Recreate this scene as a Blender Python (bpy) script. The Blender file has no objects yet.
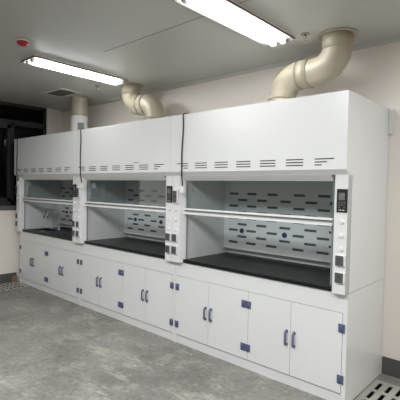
import bpy, bmesh, math, random
from mathutils import Vector, Matrix
random.seed(4)
C = bpy.context.scene.collection
SC = bpy.context.scene

# ------------------------------------------------------------------ measures (metres)
W = 1.8374            # width of one hood
D = 0.80              # depth
HC = 2.962            # ceiling height
YW = 0.805            # back wall
XL = -5.625           # left wall
HB = 0.855            # top of the base cabinets
HT = 2.35             # top of the hoods
HH = 1.783            # bottom edge of the header front

# ------------------------------------------------------------------ materials
def mat(name, col, rough=.5, metal=0., bump=0., bscale=40., spec=.5, coat=0.):
    m = bpy.data.materials.new(name); m.use_nodes = True
    nt = m.node_tree; b = nt.nodes['Principled BSDF']
    b.inputs['Base Color'].default_value = (*col, 1)
    b.inputs['Roughness'].default_value = rough
    b.inputs['Metallic'].default_value = metal
    b.inputs['Specular IOR Level'].default_value = spec
    b.inputs['Coat Weight'].default_value = coat
    # every surface gets a faint procedural variation
    tc = nt.nodes.new('ShaderNodeTexCoord')
    n = nt.nodes.new('ShaderNodeTexNoise'); n.inputs['Scale'].default_value = bscale
    n.inputs['Detail'].default_value = 3
    nt.links.new(tc.outputs['Object'], n.inputs['Vector'])
    r = nt.nodes.new('ShaderNodeMapRange')
    r.inputs['To Min'].default_value = max(.02, rough-.015); r.inputs['To Max'].default_value = min(1, rough+.015)
    nt.links.new(n.outputs['Fac'], r.inputs['Value']); nt.links.new(r.outputs['Result'], b.inputs['Roughness'])
    if bump:
        bp = nt.nodes.new('ShaderNodeBump'); bp.inputs['Strength'].default_value = bump
        bp.inputs['Distance'].default_value = .002
        nt.links.new(n.outputs['Fac'], bp.inputs['Height']); nt.links.new(bp.outputs['Normal'], b.inputs['Normal'])
    return m

def emit(name, col, s):
    m = bpy.data.materials.new(name); m.use_nodes = True
    b = m.node_tree.nodes['Principled BSDF']
    b.inputs['Base Color'].default_value = (.8, .8, .8, 1)
    b.inputs['Emission Color'].default_value = (*col, 1); b.inputs['Emission Strength'].default_value = s
    return m

def glass(name, tint, refl=1.0):
    m = bpy.data.materials.new(name); m.use_nodes = True
    nt = m.node_tree; nt.nodes.remove(nt.nodes['Principled BSDF'])
    out = nt.nodes['Material Output']
    t = nt.nodes.new('ShaderNodeBsdfTransparent'); t.inputs['Color'].default_value = (*tint, 1)
    g = nt.nodes.new('ShaderNodeBsdfGlossy'); g.inputs['Roughness'].default_value = .02
    f = nt.nodes.new('ShaderNodeFresnel'); f.inputs['IOR'].default_value = 1.45
    mu = nt.nodes.new('ShaderNodeMath'); mu.operation = 'MULTIPLY'; mu.inputs[1].default_value = refl
    mx = nt.nodes.new('ShaderNodeMixShader')
    nt.links.new(f.outputs['Fac'], mu.inputs[0]); nt.links.new(mu.outputs[0], mx.inputs[0])
    nt.links.new(t.outputs[0], mx.inputs[1]); nt.links.new(g.outputs[0], mx.inputs[2])
    nt.links.new(mx.outputs[0], out.inputs['Surface'])
    return m

def concrete():
    m = bpy.data.materials.new('concrete floor'); m.use_nodes = True
    nt = m.node_tree; b = nt.nodes['Principled BSDF']; L = nt.links.new
    tc = nt.nodes.new('ShaderNodeTexCoord')
    def noise(scale, detail, rough, dist=0., stretch=(1, 1, 1)):
        mp = nt.nodes.new('ShaderNodeMapping'); mp.inputs['Scale'].default_value = stretch
        n = nt.nodes.new('ShaderNodeTexNoise'); n.inputs['Scale'].default_value = scale
        n.inputs['Detail'].default_value = detail; n.inputs['Roughness'].default_value = rough
        n.inputs['Distortion'].default_value = dist
        L(tc.outputs['Object'], mp.inputs['Vector']); L(mp.outputs['Vector'], n.inputs['Vector']); return n
    def ramp(src, stops):
        r = nt.nodes.new('ShaderNodeValToRGB'); e = r.color_ramp.elements
        while len(e) < len(stops): e.new(.5)
        for k, (p, c) in enumerate(stops): e[k].position = p; e[k].color = (*c, 1)
        L(src.outputs['Fac'], r.inputs['Fac']); return r
    big = ramp(noise(1.1, 4, .6, .6), [(.3, (.155, .150, .133)), (.52, (.235, .226, .203)), (.72, (.30, .288, .25))])
    patch = ramp(noise(3.6, 12, .78, .5), [(.52, (0, 0, 0)), (.66, (.9, .9, .9))])
    fine = ramp(noise(26, 6, .75), [(.3, (.66, .66, .66)), (.7, (1.25, 1.25, 1.25))])
    strk = ramp(noise(2.2, 12, .80, .35, (.7, 1.7, 1)), [(.535, (0, 0, 0)), (.66, (.9, .9, .9))])
    dark = ramp(noise(1.7, 9, .7, 1.5, (1.4, .8, 1)), [(.55, (1, 1, 1)), (.74, (.60, .60, .61))])
    def mix(kind, fac, a, c):
        x = nt.nodes.new('ShaderNodeMix'); x.data_type = 'RGBA'; x.blend_type = kind
        if isinstance(fac, float): x.inputs[0].default_value = fac
        else: L(fac.outputs['Color'], x.inputs[0])
        L(a, x.inputs[6])
        if isinstance(c, tuple): x.inputs[7].default_value = (*c, 1)
        else: L(c, x.inputs[7])
        return x.outputs[2]
    c1 = mix('MIX', patch, big.outputs['Color'], (.37, .352, .30))
    c2 = mix('MIX', strk, c1, (.46, .44, .37))
    c3 = mix('MULTIPLY', 1., c2, dark.outputs['Color'])
    c4 = mix('MULTIPLY', 1., c3, fine.outputs['Color'])
    L(c4, b.inputs['Base Color'])
    b.inputs['Roughness'].default_value = .55; b.inputs['Specular IOR Level'].default_value = .35
    bp = nt.nodes.new('ShaderNodeBump'); bp.inputs['Strength'].default_value = .25; bp.inputs['Distance'].default_value = .004
    L(noise(18, 8, .7).outputs['Fac'], bp.inputs['Height']); L(bp.outputs['Normal'], b.inputs['Normal'])
    return m

M = dict(
    white=mat('white powder coat', (.72, .725, .715), .28, bscale=120),
    whitein=mat('pale grey liner', (.715, .74, .735), .38, bscale=60),
    wall=mat('painted wall', (.80, .745, .68), .6, bump=.15, bscale=90),
    ceil=mat('ceiling sandwich panel', (.475, .475, .445), .38, bscale=3),
    black=mat('black worktop', (.006, .0065, .007), .36, bscale=200, spec=.3),
    slotshade=mat('painted shade behind the baffle', (.11, .12, .14), .8),  # dark colour standing in for the shade inside the baffle slots
    blackp=mat('black plastic', (.012, .012, .013), .3),
    slot=mat('dark louvre gap', (.02, .021, .022), .7),
    screen=mat('grey green display', (.15, .155, .135), .2),
    key=mat('grey keypad key', (.12, .12, .125), .4),
    dgrey=mat('dark grey plastic', (.075, .078, .085), .4),
    actu=mat('grey actuator plastic', (.17, .165, .155), .5),
    blue=mat('blue grey plastic', (.085, .098, .185), .38),
    blueh=mat('blue grey handle', (.12, .135, .22), .34),
    knob=mat('dark blue knob', (.035, .045, .13), .4),
    rail=mat('white sash rail', (.80, .80, .78), .25),
    groove=mat('grey rail groove', (.22, .23, .23), .5),
    glass=glass("tinted sash glass", (.90, .93, .935), .35),
    pane=glass('dark window glass', (.25, .25, .27), .4),
    duct=mat('beige duct plastic', (.40, .36, .275), .36, bscale=12),
    cable=mat('dark cable', (.03, .018, .018), .5),
    base=mat('dark grey baseboard paint', (.085, .088, .084), .45),
    frame=mat('dark aluminium frame', (.014, .013, .0135), .4),
    tray=mat('grey steel tray', (.17, .16, .145), .4, .3),
    steel=mat('drain steel', (.46, .44, .40), .45, .3, bump=.2),
    pit=mat('drain pit', (.012, .012, .012), .9),
    red=mat('red alarm plastic', (.36, .012, .018), .3),
    ivory=mat('ivory plastic', (.75, .70, .64), .4),
    chrome=mat('sprinkler metal', (.55, .52, .48), .25, .9),
    tapm=mat('pale grey tap coating', (.50, .53, .53), .3),
    ventm=mat('ceiling vent metal', (.56, .555, .53), .45),
    ventd=mat('ceiling vent gap', (.19, .19, .18), .6),
    wood=mat('brown wood block', (.22, .135, .09), .7, bump=.3),
    tube=emit('fluorescent tube glow', (.945, .975, 1), 23.0),
    seam=mat('panel joint', (.10, .098, .09), .6),
    sill=mat('window sill stone', (.10, .098, .095), .5),
    floor=concrete(),
)

# ------------------------------------------------------------------ mesh helpers
class B:
    def __init__(s): s.bm = bmesh.new(); s.mats = []
    def mi(s, m):
        if m not in s.mats: s.mats.append(m)
        return s.mats.index(m)
    def face(s, pts, m, smooth=False):
        f = s.bm.faces.new([s.bm.verts.new(p) for p in pts]); f.material_index = s.mi(m); f.smooth = smooth; return f
    def box(s, a, b, m, bev=0.):
        x0, y0, z0 = a; x1, y1, z1 = b
        t = bmesh.new(); bmesh.ops.create_cube(t, size=1)
        for v in t.verts:
            v.co = Vector(((x0+x1)/2+v.co.x*(x1-x0), (y0+y1)/2+v.co.y*(y1-y0), (z0+z1)/2+v.co.z*(z1-z0)))
        if bev: bmesh.ops.bevel(t, geom=t.edges[:], offset=bev, segments=2, affect='EDGES', profile=.6)
        s.merge(t, m); return s
    def merge(s, t, m, smooth=False):
        mp = {}
        k = s.mi(m)
        for v in t.verts: mp[v] = s.bm.verts.new(v.co)
        for f in t.faces:
            try:
                g = s.bm.faces.new([mp[v] for v in f.verts]); g.material_index = k; g.smooth = smooth or f.smooth
            except ValueError: pass
        t.free()
    def prism(s, prof, axis, a, b, m, bev=0.):
        """profile (two coordinates) extruded along axis from a to b"""
        def P(u, v, w):
            return (w, u, v) if axis == 'x' else (u, w, v) if axis == 'y' else (u, v, w)
        t = bmesh.new()
        v0 = [t.verts.new(P(u, v, a)) for u, v in prof]; v1 = [t.verts.new(P(u, v, b)) for u, v in prof]
        n = len(prof)
        t.faces.new(v0); t.faces.new(v1)
        for i in range(n): t.faces.new((v0[i], v0[(i+1) % n], v1[(i+1) % n], v1[i]))
        bmesh.ops.recalc_face_normals(t, faces=t.faces[:])
        if bev: bmesh.ops.bevel(t, geom=t.edges[:], offset=bev, segments=2, affect='EDGES')
        s.merge(t, m); return s
    def cyl(s, p, r, h, axis, m, seg=24, r2=None, bev=0.):
        t = bmesh.new()
        bmesh.ops.create_cone(t, cap_ends=True, segments=seg, radius1=r, radius2=r if r2 is None else r2, depth=h)
        R = {'z': Matrix(), 'y': Matrix.Rotation(math.pi/2, 4, 'X'), 'x': Matrix.Rotation(math.pi/2, 4, 'Y')}[axis]
        for f in t.faces: f.smooth = len(f.verts) == 4
        bmesh.ops.transform(t, matrix=Matrix.Translation(p) @ R, verts=t.verts[:])
        s.merge(t, m); return s
    def tube(s, pts, r, m, seg=16, caps=True):
        """swept tube; r a number or a list"""
        n = len(pts); P = [Vector(p) for p in pts]
        rs = r if isinstance(r, (list, tuple)) else [r]*n
        k = s.mi(m); rings = []; up = None
        for i in range(n):
            d = (P[min(i+1, n-1)]-P[max(i-1, 0)]).normalized()
            if up is None:
                up = d.orthogonal().normalized()
            up = (up-d*up.dot(d)).normalized(); sd = d.cross(up)
            rings.append([s.bm.verts.new(P[i]+(up*math.cos(a)+sd*math.sin(a))*rs[i]) for a in [2*math.pi*j/seg for j in range(seg)]])
        for i in range(n-1):
            for j in range(seg):
                f = s.bm.faces.new((rings[i][j], rings[i][(j+1) % seg], rings[i+1][(j+1) % seg], rings[i+1][j]))
                f.smooth = True; f.material_index = k
        if caps:
            for rg in (rings[0], rings[-1]):
                f = s.bm.faces.new(rg); f.material_index = k
        return s
    def holes(s, u0, u1, v0, v1, hs, plane, w0, w1, m):
        """a plate with rectangular holes; plane 'xz' (w along y) or 'xy' (w along z)"""
        us = sorted({u0, u1, *[h[0] for h in hs], *[h[1] for h in hs]}); vs = sorted({v0, v1, *[h[2] for h in hs], *[h[3] for h in hs]})
        us = [u for u in us if u0 <= u <= u1]; vs = [v for v in vs if v0 <= v <= v1]
        nu, nv = len(us)-1, len(vs)-1
        def solid(i, j):
            if not (0 <= i < nu and 0 <= j < nv): return False
            cu, cv = (us[i]+us[i+1])/2, (vs[j]+vs[j+1])/2
            return not any(h[0] < cu < h[1] and h[2] < cv < h[3] for h in hs)
        t = bmesh.new(); cache = {}
        def V(i, j, k):
            if (i, j, k) not in cache:
                w = w1 if k else w0
                cache[i, j, k] = t.verts.new((us[i], w, vs[j]) if plane == 'xz' else (us[i], vs[j], w))
            return cache[i, j, k]
        for i in range(nu):
            for j in range(nv):
                if not solid(i, j): continue
                for k in (0, 1): t.faces.new((V(i, j, k), V(i+1, j, k), V(i+1, j+1, k), V(i, j+1, k)))
                for di, dj, a, b in ((-1, 0, (i, j), (i, j+1)), (1, 0, (i+1, j), (i+1, j+1)), (0, -1, (i, j), (i+1, j)), (0, 1, (i, j+1), (i+1, j+1))):
                    if not solid(i+di, j+dj): t.faces.new((V(*a, 0), V(*b, 0), V(*b, 1), V(*a, 1)))
        bmesh.ops.recalc_face_normals(t, faces=t.faces[:])
        s.merge(t, m); return s
    def obj(s, name, parent=None, loc=(0, 0, 0)):
        me = bpy.data.meshes.new(name)
        bmesh.ops.recalc_face_normals(s.bm, faces=s.bm.faces[:])
        s.bm.to_mesh(me); s.bm.free()
        for m in s.mats: me.materials.append(m)
        o = bpy.data.objects.new(name, me); C.objects.link(o)
        o.location = loc
        if parent: o.parent = parent
        return o

def tag(o, label, cat, group=None):
    o['label'] = label; o['category'] = cat
    if group: o['group'] = group
    return o
def thing(name, label, cat, loc=(0, 0, 0), group=None):
    o = bpy.data.objects.new(name, None); C.objects.link(o); o.location = loc; o.empty_display_size = .2
    return tag(o, label, cat, group)
def struct(o): o['kind'] = 'structure'; return o
def dup(root, loc, label, skip=()):
    r = root.copy(); C.objects.link(r); r.location = loc; r['label'] = label
    def rec(src, dst):
        for ch in list(src.children):
            if ch.name.split('.')[0] in skip: continue
            c = ch.copy(); C.objects.link(c); c.parent = dst; rec(ch, c)
    rec(root, r); return r
def arc(c, r, a0, a1, n, e1, e2):
    c = Vector(c); e1 = Vector(e1); e2 = Vector(e2)
    return [c+e1*(r*math.cos(a0+(a1-a0)*i/n))+e2*(r*math.sin(a0+(a1-a0)*i/n)) for i in range(n+1)]

# ------------------------------------------------------------------ the room
XR, YF = 4.2, -6.5
GR = (.012, 1.25, -.10, .64)          # drain beside the near hood
GL = (-5.56, -5.125, -2.2, -.012)     # drain along the left wall
b = B(); b.holes(XL-.2, XR+.2, YF-.2, YW+.2, [GR, GL], 'xy', -.16, 0, M['floor']); struct(b.obj('floor'))
b = B().box((XL-.2, YF-.2, HC), (XR+.2, YW+.2, HC+.15), M['ceil']); struct(b.obj('ceiling'))
b = B().box((XL-.2, YW, 0), (XR+.2, YW+.2, HC), M['wall']); struct(b.obj('wall_back'))
b = B().box((XR, YF, 0), (XR+.2, YW, HC), M['wall']); struct(b.obj('wall_right'))
b = B().box((XL-.2, YF-.2, 0), (XR+.2, YF, HC), M['wall']); struct(b.obj('wall_front'))
WY0, WY1, WZ0, WZ1 = -2.6, .52, 1.24, 2.962
b = B()
b.box((XL-.2, YF, 0), (XL, WY0, HC), M['wall'])
b.box((XL-.2, WY0, 0), (XL, YW, WZ0), M['wall'])
b.box((XL-.2, WY1, WZ0), (XL, YW, HC), M['wall']); struct(b.obj('wall_left'))
# baseboards, cove trim, panel joints, window jamb
struct(B().box((.004, YW-.006, 0), (XR, YW, .155), M['base']).obj('baseboard_back'))
struct(B().box((XL, YF, 0), (XL+.006, -.001, .152), M['base']).obj('baseboard_left'))
struct(B().prism([(YW, HC), (YW-.035, HC), (YW-.03, HC-.012), (YW-.008, HC-.032), (YW, HC-.034)], 'x', XL, XR, M['ceil']).obj('trim_1'))
struct(B().box((-2.3, -.603, HC-.0015), (XR, -.597, HC), M['seam']).obj('trim_2'))
struct(B().box((XL, WY1, WZ0), (XL+.012, WY1+.06, HC), M['wall'], .002).obj('trim_3'))
# window on the left wall, night outside
win = bpy.data.objects.new('window_1', None); C.objects.link(win); struct(win); win.location = (XL, 0, 0)
b = B()
fx0, fx1 = -.10, -.03
for z0, z1 in ((WZ0+.03, WZ0+.10), (2.60, 2.685), (WZ1-.05, WZ1)): b.box((fx0, WY0, z0), (fx1, WY1, z1), M['frame'])
for y in (WY0, -1.75, -.92, -.08, WY1-.04): b.box((fx0, y, WZ0+.03), (fx1, y+.045, 2.65 if y > WY0+.1 and y < WY1-.1 else WZ1), M['frame'])
# casement frames under the transom, with a stay
for y0, y1 in ((-1.705, -.92), (-.875, -.08)):
    for a, c in (((y0+.01, 1.345), (y1-.01, 1.40)), ((y0+.01, 2.54), (y1-.01, 2.592))): b.box((-.09, a[0], a[1]), (-.015, c[0], c[1]), M['frame'])
    for y in (y0+.01, y1-.07): b.box((-.09, y, 1.345), (-.015, y+.06, 2.592), M['frame'])
struct(b.obj('window_frame', win))
struct(B().box((-.07, WY0, WZ0+.03), (-.062, WY1, WZ1), M['pane']).obj('window_pane', win))
struct(B().box((-.2, WY0, WZ0-.045), (.02, WY1, WZ0+.03), M['sill'], .004).obj('window_sill', win))
struct(B().box((-.02, -.21, 2.33), (.012, -.17, 2.345), M['tray']).box((-.005, -.205, 2.25), (.012, -.19, 2.335), M['tray']).obj('window_handle', win))

# ------------------------------------------------------------------ base cabinets
h2 = W/2
def make_cabinet(label, loc):
    t = thing('base_cabinet', label, 'cabinet', loc, 'base cabinets under the fume hoods')
    e = .0015
    b = B()
    for s in (-1, 1):
        b.box((min(s*(h2-e), s*(h2-.034)), .0, 0), (max(s*(h2-e), s*(h2-.034)), D, HB), M['white'], .0015)
    b.box((-h2+.034, .001, .709), (h2-.034, .03, HB), M['white'], .001)            # apron
    b.box((-h2+.034, .02, .085), (h2-.034, .03, .709), M['whitein'])               # behind the doors
    b.box((-h2+.034, .03, .83), (h2-.034, D, HB), M['white'])
    b.box((-h2+.034, D-.02, 0), (h2-.034, D, .83), M['white'])
    b.obj('carcass', t)
    B().box((-h2+.034, .012, 0), (h2-.034, .026, .084), M['white'], .001).obj('plinth', t)
    xs = [-h2+.0355, -.4480, .022, .4480, h2-.0355]
    for k in range(4):
        x0, x1 = xs[k]+.0015, xs[k+1]-.0015
        d = B().box((x0, -.002, .0935), (x1, .018, .7055), M['white'], .0015).obj('door', t)
        # hinge side: doors 0 and 2 on their left, 1 and 3 on their right
        left = k in (0, 2)
        for zc in (.592, .202):
            hb = B()
            if k == 0: a, c = x0-.021, x0+.028
            elif k == 3: a, c = x1-.028, x1+.021
            elif k == 2: a, c = x0-.021, x0+.028
            else: a, c = x1-.071, x1-.0215
            hb.box((a, -.010, zc-.033), (c, -.002, zc+.033), M['blue'], .003)
            xm = (a+c)/2
            hb.cyl((xm, -.010, zc), .005, .058, 'z', M['blue'], 10)
            hb.obj('hinge', d)
        hx = x1-.034 if left else x0+.034
        z0, z1 = .338, .462
        pts = [(hx, -.001, z0+.008), (hx, -.014, z0+.008), (hx, -.022, z0+.011), (hx, -.026, z0+.02), (hx, -.026, z1-.02), (hx, -.022, z1-.011), (hx, -.014, z1-.008), (hx, -.001, z1-.008)]
        hb = B().tube(pts, [.0105, .0100, .0095, .009, .009, .0095, .0100, .0105], M['blueh'], 12)
        for z in (z0+.008, z1-.008): hb.cyl((hx, -.004, z), .014, .005, 'y', M['blueh'], 16)
        hb.obj('handle', d)
    return t
XC = [-h2, -h2-W, -h2-2*W]            # near, middle, far
cab = make_cabinet('white base cabinet under the near end hood, its plain side facing the drain grate', (XC[0], 0, 0))
dup(cab, (XC[1], 0, 0), 'white four-door base cabinet in the middle of the row, under the hood without taps')
dup(cab, (XC[2], 0, 0), 'white four-door base cabinet farthest away, under the taps, next to the small brown block')

# ------------------------------------------------------------------ worktops
WT0, WT1 = HB+.004, .892
def make_worktop(label, loc, sink=None):
    b = B()
    x0, x1, y0, y1 = -h2+.125, h2-.125, -.016, .735
    hs = [sink] if sink else []
    b.holes(x0, x1, y0, y1, hs, 'xy', WT0, WT1, M['black'])
    o = b.obj('worktop', None, loc)
    tag(o, label, 'worktop', 'black worktops in the fume hoods')
    m = o.modifiers.new('edge', 'BEVEL'); m.width = .004; m.segments = 2; m.limit_method = 'ANGLE'
    if sink:
        u0, u1, v0, v1 = sink; q = B()
        th = .006; zb = WT1-.020
        q.box((u0+.001, v0+.001, WT0+.001), (u1-.001, v1-.001, WT0+.006), M['black'])
        q.cyl(((u0+u1)/2, (v0+v1)/2, WT0+.009), .025, .006, 'z', M['tapm'], 20)
        q.obj('sink_basin', o)
    return o
make_worktop('dry black worktop of the near end hood, above the cabinet with the plain exposed side', (XC[0], 0, 0))
make_worktop('empty black worktop of the middle hood', (XC[1], 0, 0))
make_worktop('black worktop with a sunken sink, carrying the gooseneck taps', (XC[2], 0, 0), (-.80, -.28, .05, .36))

# ------------------------------------------------------------------ fume hoods
def make_hood(label, loc):
    t = thing('fume_hood', label, 'fume hood', loc, 'fume hoods in a row')
    e = .0015; zb = HB+.004; PY = -.058; HY = -.097; RIM = 1.745
    IX = h2-.137                                                     # inner half width
    # outer side panels: the profile shows the overhanging header
    prof = [(PY+.004, zb), (D, zb), (D, HT-.002), (HY+.002, HT-.002), (HY+.002, HH), (PY+.002, RIM), (PY+.004, RIM)]
    for s in (-1, 1):
        a, c = s*(h2-e), s*(h2-.018)
        B().prism(prof, 'x', min(a, c), max(a, c), M['white']).obj('side_panel', t)
    # header: front plate with louvres, slanted lip, underside
    b = B()
    hw = h2-.0025
    fp = [(HY, HH), (PY, RIM), (-.004, RIM), (-.004, RIM+.004), (PY+.004, RIM+.004), (HY+.005, HH+.003), (HY+.005, HT-.008), (D-.02, HT-.008), (D-.02, HT), (HY, HT)]
    b.prism(fp, 'x', -hw, hw, M['white'])
    yy = HY-.0008
    for g in range(7):
        xc = (g-3)*.2485
        for r, zz in enumerate((1.863, 1.8405, 1.818)):
            x0, x1 = xc-.076, xc+.076
            if g == 0: x0 += (0, .055, .095)[r]
            if g == 6: x1 -= (0, .055, .095)[r]
            b.box((x0, yy, zz-.0042), (x1, HY+.001, zz+.0042), M['slot'])
    b.prism([(PY, RIM+.003), (PY, RIM-.001), (-.003, 1.698), (-.003, RIM+.003)], 'x', -IX, IX, M['white'])
    b.obj('header', t)
    # corner posts
    for s in (-1, 1):
        def X(v): return s*v
        fr = [(X(h2-e), PY), (X(h2-.097), PY), (X(h2-.104), PY+.006), (X(h2-.128), -.004), (X(h2-.137), .02), (X(h2-e), .02)]
        p = B().prism(fr, 'z', zb, RIM+.002, M['white'], .0015).obj('post', t)
        px = s*(h2-.0475)
        if s > 0:
            q = B().box((px-.034, PY-.010, 1.468), (px+.0465, PY, 1.640), M['blackp'], .003)
            q.box((px-.018, PY-.0115, 1.558), (px+.028, PY-.010, 1.612), M['screen'])
            for i in range(3):
                for j in range(3):
                    if i == 1 and j == 2: continue
                    q.box((px-.019+i*.019, PY-.012, 1.535-j*.018), (px-.007+i*.019, PY-.010, 1.545-j*.018), M['key'])
            q.box((px-.015, PY-.0112, 1.482), (px+.004, PY-.010, 1.487), M['ivory'])
            q.box((px+.010, PY-.0112, 1.482), (px+.028, PY-.010, 1.487), M['ivory'])
            q.obj('control_panel', p)
        else:
            q = B().box((px-.026, PY-.022, 1.462), (px+.050, PY, 1.605), M['white'], .005)
            q.box((px-.020, PY-.028, 1.472), (px+.036, PY-.022, 1.592), M['dgrey'], .004)
            q.box((px-.014, PY-.0295, 1.530), (px+.030, PY-.028, 1.536), M['blackp'])
            q.obj('switch_box', p)
        for zz in (1.398, 1.295, 1.195):
            B().cyl((px+.006, PY-.005, zz), .019, .010, 'y', M['rail'], 20, r2=.016).cyl((px+.006, PY-.012, zz), .012, .006, 'y', M['white'], 16).obj('button', p)
        for zz in (1.112, .985):
            q = B().box((px-.027, PY-.016, zz-.041), (px+.043, PY, zz+.041), M['rail'], .003)
            q.box((px-.026, PY-.026, zz-.037), (px+.034, PY-.016, zz+.037), M['dgrey'], .004)
            for dx, dz in ((-.014, .010), (.002, .010), (-.006, -.012)): q.box((px+dx+.007, PY-.0272, zz+dz-.006), (px+dx+.013, PY-.026, zz+dz+.006), M['blackp'])
            q.obj('socket', p)
    # chamber lining
    b = B()
    for s in (-1, 1):
        a, c = s*IX, s*(h2-.02)
        b.box((min(a, c), .021, WT1+.001), (max(a, c), D-.03, 2.2), M['whitein'])
    b.box((-IX, .021, 2.2), (IX, D-.03, 2.22), M['whitein'])
    b.box((-IX, .738, WT1+.001), (IX, D-.03, 2.2), M['whitein'])
    b.obj('chamber_lining', t)
    BY = .63
    hs = []
    for k in range(9):
        zz = 1.570-.067*k
        cs = [-.65, -.41, -.152, .152, .41, .65] if k % 2 == 0 else [-.53, -.28, 0, .28, .53]
        for c in cs: hs.append((c-.062, c+.062, zz-.0122, zz+.0122))
    b = B(); b.holes(-IX+.001, IX-.001, .965, 2.19, hs, 'xz', BY, BY+.006, M['whitein'])
    b.box((-IX+.001, BY-.012, .957), (IX-.001, BY+.006, .965), M['whitein'])
    b.box((-IX+.001, BY+.012, .966), (IX-.001, BY+.016, 2.19), M['slotshade'])  # added dark sheet close behind the slots, painting their shade
    bf = b.obj('baffle', t)
    for c in (-.53, 0, .53):
        B().cyl((c, BY-.008, 1.166), .027, .016, 'y', M['knob'], 24, r2=.022).obj('knob', bf)
    B().box((-IX+.001, .70, WT1+.001), (IX-.001, .737, .95), M['whitein'], .002).obj('rear_ledge', t)
    # sliding sash
    s0 = B()
    prof = [(-.030, 1.358), (.010, 1.358), (.010, 1.418), (-.026, 1.418), (-.026, 1.401), (-.004, 1.398), (-.004, 1.381), (-.032, 1.378)]
    s0.prism(prof, 'x', -IX-.004, IX+.004, M['rail'])
    s0.box((-IX-.004, -.0065, 1.3815), (IX+.004, -.0042, 1.3975), M['groove'])
    sh = s0.obj('sash', t)
    B().box((-IX-.002, .002, 1.4185), (IX+.002, .008, 2.10), M['glass']).obj('glass_pane', sh)
    for s in (-1, 1): B().box((min(s*IX, s*(IX-.012)), .0105, .90), (max(s*IX, s*(IX-.012)), .0205, 1.744), M['groove']).obj('sash_track', t)
    return t
hood = make_hood('white fume hood at the near end of the row, whole side panel exposed', (XC[0], 0, 0))
mid = dup(hood, (XC[1], 0, 0), 'white fume hood in the middle of the row, standing between the other two')
far = dup(hood, (XC[2], 0, 0), 'white fume hood farthest away, with two gooseneck taps inside, beside the dark window')
B().box((.325, -.0985, 1.889), (.415, -.096, 1.895), M['slot']).obj('nameplate', mid)
B().box((h2, .772, 2.13), (h2+.034, .80, 2.345), M['white'], .002).obj('rear_flange', hood)

# ------------------------------------------------------------------ gooseneck taps in the far hood
def make_tap(label, loc, z1, reach, drop, ang):
    t = thing('gooseneck_tap', label, 'tap', loc, None)
    B().cyl((0, 0, .006), .030, .012, 'z', M['tapm'], 24).cyl((0, 0, .035), .020, .05, 'z', M['tapm'], 20, r2=.014).obj('tap_base', t)
    R = reach/2; ex = (math.cos(ang), math.sin(ang), 0)
    pts = [(0, 0, .05), (0, 0, .15)]+[(0, 0, z1-R-.02)]
    c = Vector((ex[0]*R, ex[1]*R, z1-R))
    pts += arc(c, R, math.pi, 0, 14, ex, (0, 0, 1))
    end = Vector((ex[0]*reach, ex[1]*reach, z1-R))
    pts += [end-Vector((0, 0, drop))]
    B().tube(pts, .0095, M['tapm'], 12).obj('spout', t)
    B().tube([end-Vector((0, 0, drop-.002)), end-Vector((0, 0, drop+.03))], [.011, .008], M['dgrey'], 12).obj('nozzle', t)
    return t
a = -math.pi/2-.15
make_tap('left-hand slim gooseneck tap behind the sink, farther from the slotted baffle', (-5.25, .44, WT1), .335, .15, .05, a)
make_tap('right-hand slim gooseneck tap behind the sink, nearer the slotted baffle', (-4.99, .41, WT1), .335, .19, .015, a)

# ------------------------------------------------------------------ exhaust ducts
def flange_ring(b, x, y, z, r0, r1, h): b.cyl((x, y, z), r1, h, 'z', M['duct'], 40); return b
def make_duct(label, x0, x1, y):
    r = .124
    t = thing('exhaust_duct', label, 'duct', (x0, y, HT+.001), 'exhaust ducts on the hoods')
    s = 1 if x1 > x0 else -1; dx = abs(x1-x0); R = .19
    zc = .325                    # bend starts; axis of the level run (above the hood top)
    p = arc((s*R, 0, zc-R), R, math.pi, math.pi/2, 14, (s, 0, 0), (0, 0, 1))
    p = [Vector((s*R, 0, zc-R))+Vector((s*R*math.cos(math.pi-(math.pi/2)*i/14), 0, R*math.sin((math.pi/2)*i/14))) for i in range(15)]
    B().tube([(0, 0, .085)]+p+[(s*(dx/2), 0, zc)], r, M['duct'], 40, False).obj('lower_elbow', t)
    q = [Vector((s*(dx-R), 0, zc+R))+Vector((s*R*math.sin((math.pi/2)*i/14), 0, -R*math.cos((math.pi/2)*i/14))) for i in range(15)]
    top = HC-.001-(HT+.001)
    B().tube([(s*(dx/2), 0, zc)]+q+[(s*dx, 0, top-.08)], r, M['duct'], 40, False).obj('upper_elbow', t)
    c = B().cyl((0, 0, .065), r+.008, .13, 'z', M['duct'], 48)
    c.cyl((0, 0, .128), r+.013, .012, 'z', M['duct'], 48)
    c.cyl((0, 0, .004), r+.03, .008, 'z', M['duct'], 40); c.obj('base_collar', t)
    mc = s*(dx/2-.03)
    c = B().cyl((mc, 0, zc), r+.004, .10, 'x', M['duct'], 48)
    for k in (-1, 1): c.cyl((mc+k*.052, 0, zc), r+.011, .007, 'x', M['duct'], 48)
    c.obj('joint_sleeve', t)
    c = B().cyl((s*dx, 0, top-.065), r+.006, .13, 'z', M['duct'], 48)
    c.cyl((s*dx, 0, top-.006), .166, .012, 'z', M['duct'], 40); c.obj('ceiling_collar', t)
    return t
make_duct('beige S-bend duct over the near hood, rising toward the right to the ceiling', -.85, -.322, .41)
make_duct('beige S-bend duct over the middle hood, rising toward the window side', -2.665, -3.155, .42)
t = thing('exhaust_duct', 'straight upright duct with a white collar, above the hood with taps', 'duct', (-4.385, .40, HT+.001), 'exhaust ducts on the hoods')
top = HC-.001-(HT+.001)
c = B().tube([(0, 0, .30), (0, 0, top-.005)], .118, M['duct'], 40, False); c.cyl((0, 0, top-.005), .15, .01, 'z', M['duct'], 40); c.obj('pipe', t)
B().tube([(0, 0, 0), (0, 0, .315), (0, 0, .325)], [.127, .127, .119], M['white'], 40, False).tube([(0, 0, .268), (0, 0, .272), (0, 0, .276)], [.127, .1295, .127], M['white'], 40, False).obj('damper_collar', t)
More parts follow.
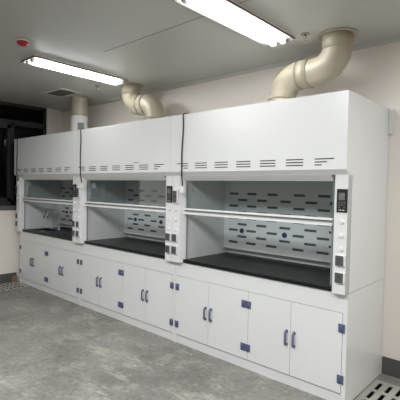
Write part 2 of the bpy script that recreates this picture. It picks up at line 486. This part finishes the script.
lp = B().box((-.046, -.012, .105), (.046, .006, .215), M['actu'], .01).obj('actuator', t)
va = math.radians(-22); d = Vector((math.cos(va), math.sin(va), 0)); lp.location = d*.128; lp.rotation_euler = (0, 0, va+math.pi/2)

# ------------------------------------------------------------------ hanging cables
def make_cable(label, x, xe, zend):
    t = thing('power_cable', label, 'cable', (x, 0, 0), 'cables hanging over the hood fronts')
    pts = [(.03, .10, HT+.008), (.022, 0, HT+.008), (.012, -.07, HT+.010), (.002, -.100, HT+.006), (-.002, -.106, HT-.02)]
    n = 22
    for i in range(1, n+1):
        f = i/n; z = HT-.02+(zend+.03-HT+.02)*f
        pts.append((xe*f+.008*math.sin(f*9)*(1-f), -.106+(.022*max(0, f-.82)/.18), z))
    B().tube(pts, .0072, M['cable'], 8).obj('cord', t)
    e = Vector(pts[-1])
    B().box((e.x-.020, -.100, zend-.035), (e.x+.020, -.0585, zend+.035), M['rail'], .004).obj('plug', t)
    return t
make_cable('dark cable hanging down between the middle and near hoods to a white plug', -1.655, -.012, 1.605)
make_cable('dark cable hanging below the white duct collar, down to a white plug', -3.515, .0, 1.625)
make_cable('dark cable at the window end of the row, on the far hood front', -5.385, -.01, 1.640)

# ------------------------------------------------------------------ ceiling fittings
def make_light(label, loc):
    t = thing('ceiling_light', label, 'ceiling light', loc, 'fluorescent ceiling lights')
    L2 = .60
    b = B().box((-.145, -L2, -.012), (.145, L2, -.001), M['ivory'])
    for s in (-1, 1):
        b.box((min(s*.145, s*.139), -L2, -.030), (max(s*.145, s*.139), L2, -.012), M['tray'])
        b.box((-.139, min(s*L2, s*(L2-.006)), -.030), (.139, max(s*L2, s*(L2-.006)), -.012), M['tray'])
    b.obj('tray', t)
    for x in (-.052, .052):
        B().cyl((x, 0, -.038), .0155, 2*(L2-.05), 'y', M['tube'], 16).obj('fluorescent_tube', t)
        for s in (-1, 1):
            B().box((x-.021, min(s*(L2-.05), s*(L2-.016)), -.058), (x+.021, max(s*(L2-.05), s*(L2-.016)), -.012), M['ivory'], .003).box((x-.012, s*(L2-.016)-.002, -.048), (x+.012, s*(L2-.016)+.002, -.030), M['dgrey']).obj('lamp_holder', t)
    return t
make_light('lit fluorescent fixture on the ceiling near the beige duct of the near hood', (-.765, -.385, HC))
dup([o for o in C.objects if o.name == 'ceiling_light'][0], (-3.06, -.42, HC), 'lit fluorescent fixture on the ceiling next to the red alarm')

t = thing('fire_alarm', 'round red alarm dome with an ivory rim on the ceiling', 'alarm', (-2.60, -1.275, HC))
B().cyl((0, 0, -.010), .055, .018, 'z', M['ivory'], 32, r2=.058).obj('mounting_rim', t)
B().tube([(0, 0, -.019), (0, 0, -.036), (0, 0, -.052), (0, 0, -.056)], [.052, .049, .032, .012], M['red'], 32).obj('dome', t)

t = thing('ceiling_vent', 'square louvred vent set in the ceiling beside the window', 'vent', (-4.31, .05, HC))
b = B(); b.holes(-.27, .27, -.18, .18, [(-.215, .215, -.13, .13)], 'xy', -.012, -.001, M['ventm']); b.obj('vent_frame', t)
B().box((-.215, -.13, -.004), (.215, .13, -.001), M['ventd']).obj('backing', t)
b = B()
for i in range(11):
    y = -.118+i*.0236
    b.prism([(y-.008, -.011), (y-.006, -.011), (y+.008, -.005), (y+.006, -.005)], 'x', -.214, .214, M['ventm'])
b.obj('louvre', t)

def make_sprinkler(label, loc):
    t = thing('sprinkler', label, 'sprinkler', loc, 'ceiling sprinklers')
    B().cyl((0, 0, -.006), .036, .010, 'z', M['chrome'], 28, r2=.042).obj('escutcheon', t)
    b = B().cyl((0, 0, -.022), .011, .026, 'z', M['chrome'], 16)
    for s in (-1, 1): b.tube([(s*.008, 0, -.032), (s*.017, 0, -.045), (s*.004, 0, -.062)], .003, M['chrome'], 8)
    b.obj('frame_arms', t)
    B().cyl((0, 0, -.064), .021, .004, 'z', M['chrome'], 20).obj('deflector', t)
    return t
sp = make_sprinkler('small metal sprinkler head between the near light and the near duct', (-.53, .225, HC))
dup(sp, (-3.52, .16, HC), 'small metal sprinkler head between the vent and the middle hood duct')

# ------------------------------------------------------------------ floor drains and the block
def make_drain(label, r, slots, name='drain_grate'):
    x0, x1, y0, y1 = r
    t = thing(name, label, 'drain grate', ((x0+x1)/2, (y0+y1)/2, 0), 'floor drain grates')
    cx, cy = (x0+x1)/2, (y0+y1)/2; g = .0015
    b = B(); b.holes(x0+g-cx, x1-g-cx, y0+g-cy, y1-g-cy, [(s[0]-cx, s[1]-cx, s[2]-cy, s[3]-cy) for s in slots], 'xy', -.006, .003, M['steel'])
    b.obj('grate_plate', t)
    b = B()
    b.box((x0+g-cx, y0+g-cy, -.155), (x1-g-cx, y1-g-cy, -.15), M['pit'])
    for s in (-1, 1):
        sx = (x1-x0)/2-g; b.box((min(s*sx, s*(sx-.004)), y0+g-cy, -.15), (max(s*sx, s*(sx-.004)), y1-g-cy, -.021), M['pit'])
        sy = (y1-y0)/2-g; b.box((x0+g-cx, min(s*sy, s*(sy-.004)), -.15), (x1-g-cx, max(s*sy, s*(sy-.004)), -.021), M['pit'])
    b.obj('trough', t)
    return t
sl = []
for i in range(15):
    for j in range(4):
        xx = .055+i*.080; yy = .592-j*.183
        if yy-.145 > -.09: sl.append((xx, xx+.032, yy-.145, yy))
make_drain('slotted steel drain grate on the floor beside the near hood cabinet', GR, sl)
sl = []
for i in range(34):
    for j in range(3):
        yy = -.06-i*.062; xx = -5.53+j*.132
        sl.append((xx, xx+.105, yy-.040, yy))
make_drain('slotted drain grate on the floor along the wall under the window', GL, sl)
o = B().box((-.028, -.045, 0), (.028, .045, .10), M['wood'], .004).obj('wooden_block', None, (-5.585, -.055, .0005))
tag(o, 'small brown block on the floor in the corner by the far cabinet', 'block')

# ------------------------------------------------------------------ the room's other lamps (behind and beside the camera)
def lamp(x, y, p):
    l = bpy.data.lights.new('room_lamp', 'AREA'); l.shape = 'RECTANGLE'; l.size = .22; l.size_y = 1.2; l.energy = p; l.color = (.94, .97, 1)
    o = bpy.data.objects.new('room_lamp', l); C.objects.link(o); o.location = (x, y, HC-.09)
for x, y, p in ((1.55, -.40, 20), (-3.06, -2.6, 34), (-.765, -2.6, 62), (1.55, -2.6, 52)): lamp(x, y, p)

w = bpy.data.worlds.new('night'); SC.world = w; w.use_nodes = True
w.node_tree.nodes['Background'].inputs['Color'].default_value = (.004, .0045, .006, 1)

# ------------------------------------------------------------------ camera
cx, cy, cz, yaw, pit, rol, f = 1.1898, -2.9764, 1.6308, .7360, -.0309, .0195, 406.9
fw = Vector((-math.sin(yaw)*math.cos(pit), math.cos(yaw)*math.cos(pit), math.sin(pit)))
rt = Vector((math.cos(yaw), math.sin(yaw), 0)); up = rt.cross(fw)
r2 = rt*math.cos(rol)+up*math.sin(rol); u2 = -rt*math.sin(rol)+up*math.cos(rol)
cd = bpy.data.cameras.new('camera'); cam = bpy.data.objects.new('camera', cd); C.objects.link(cam)
cd.sensor_width = 36; cd.lens = f*36/400; cd.clip_start = .05
cam.matrix_world = Matrix(((r2.x, u2.x, -fw.x, cx), (r2.y, u2.y, -fw.y, cy), (r2.z, u2.z, -fw.z, cz), (0, 0, 0, 1)))
SC.camera = cam
SC.view_settings.view_transform = 'Standard'; SC.view_settings.look = 'None'
SC.view_settings.gamma = 1; SC.view_settings.use_curve_mapping = False
SC.view_settings.exposure = 0.54
SC.cycles.max_bounces = 10; SC.cycles.diffuse_bounces = 5
SC.cycles.use_denoising = True
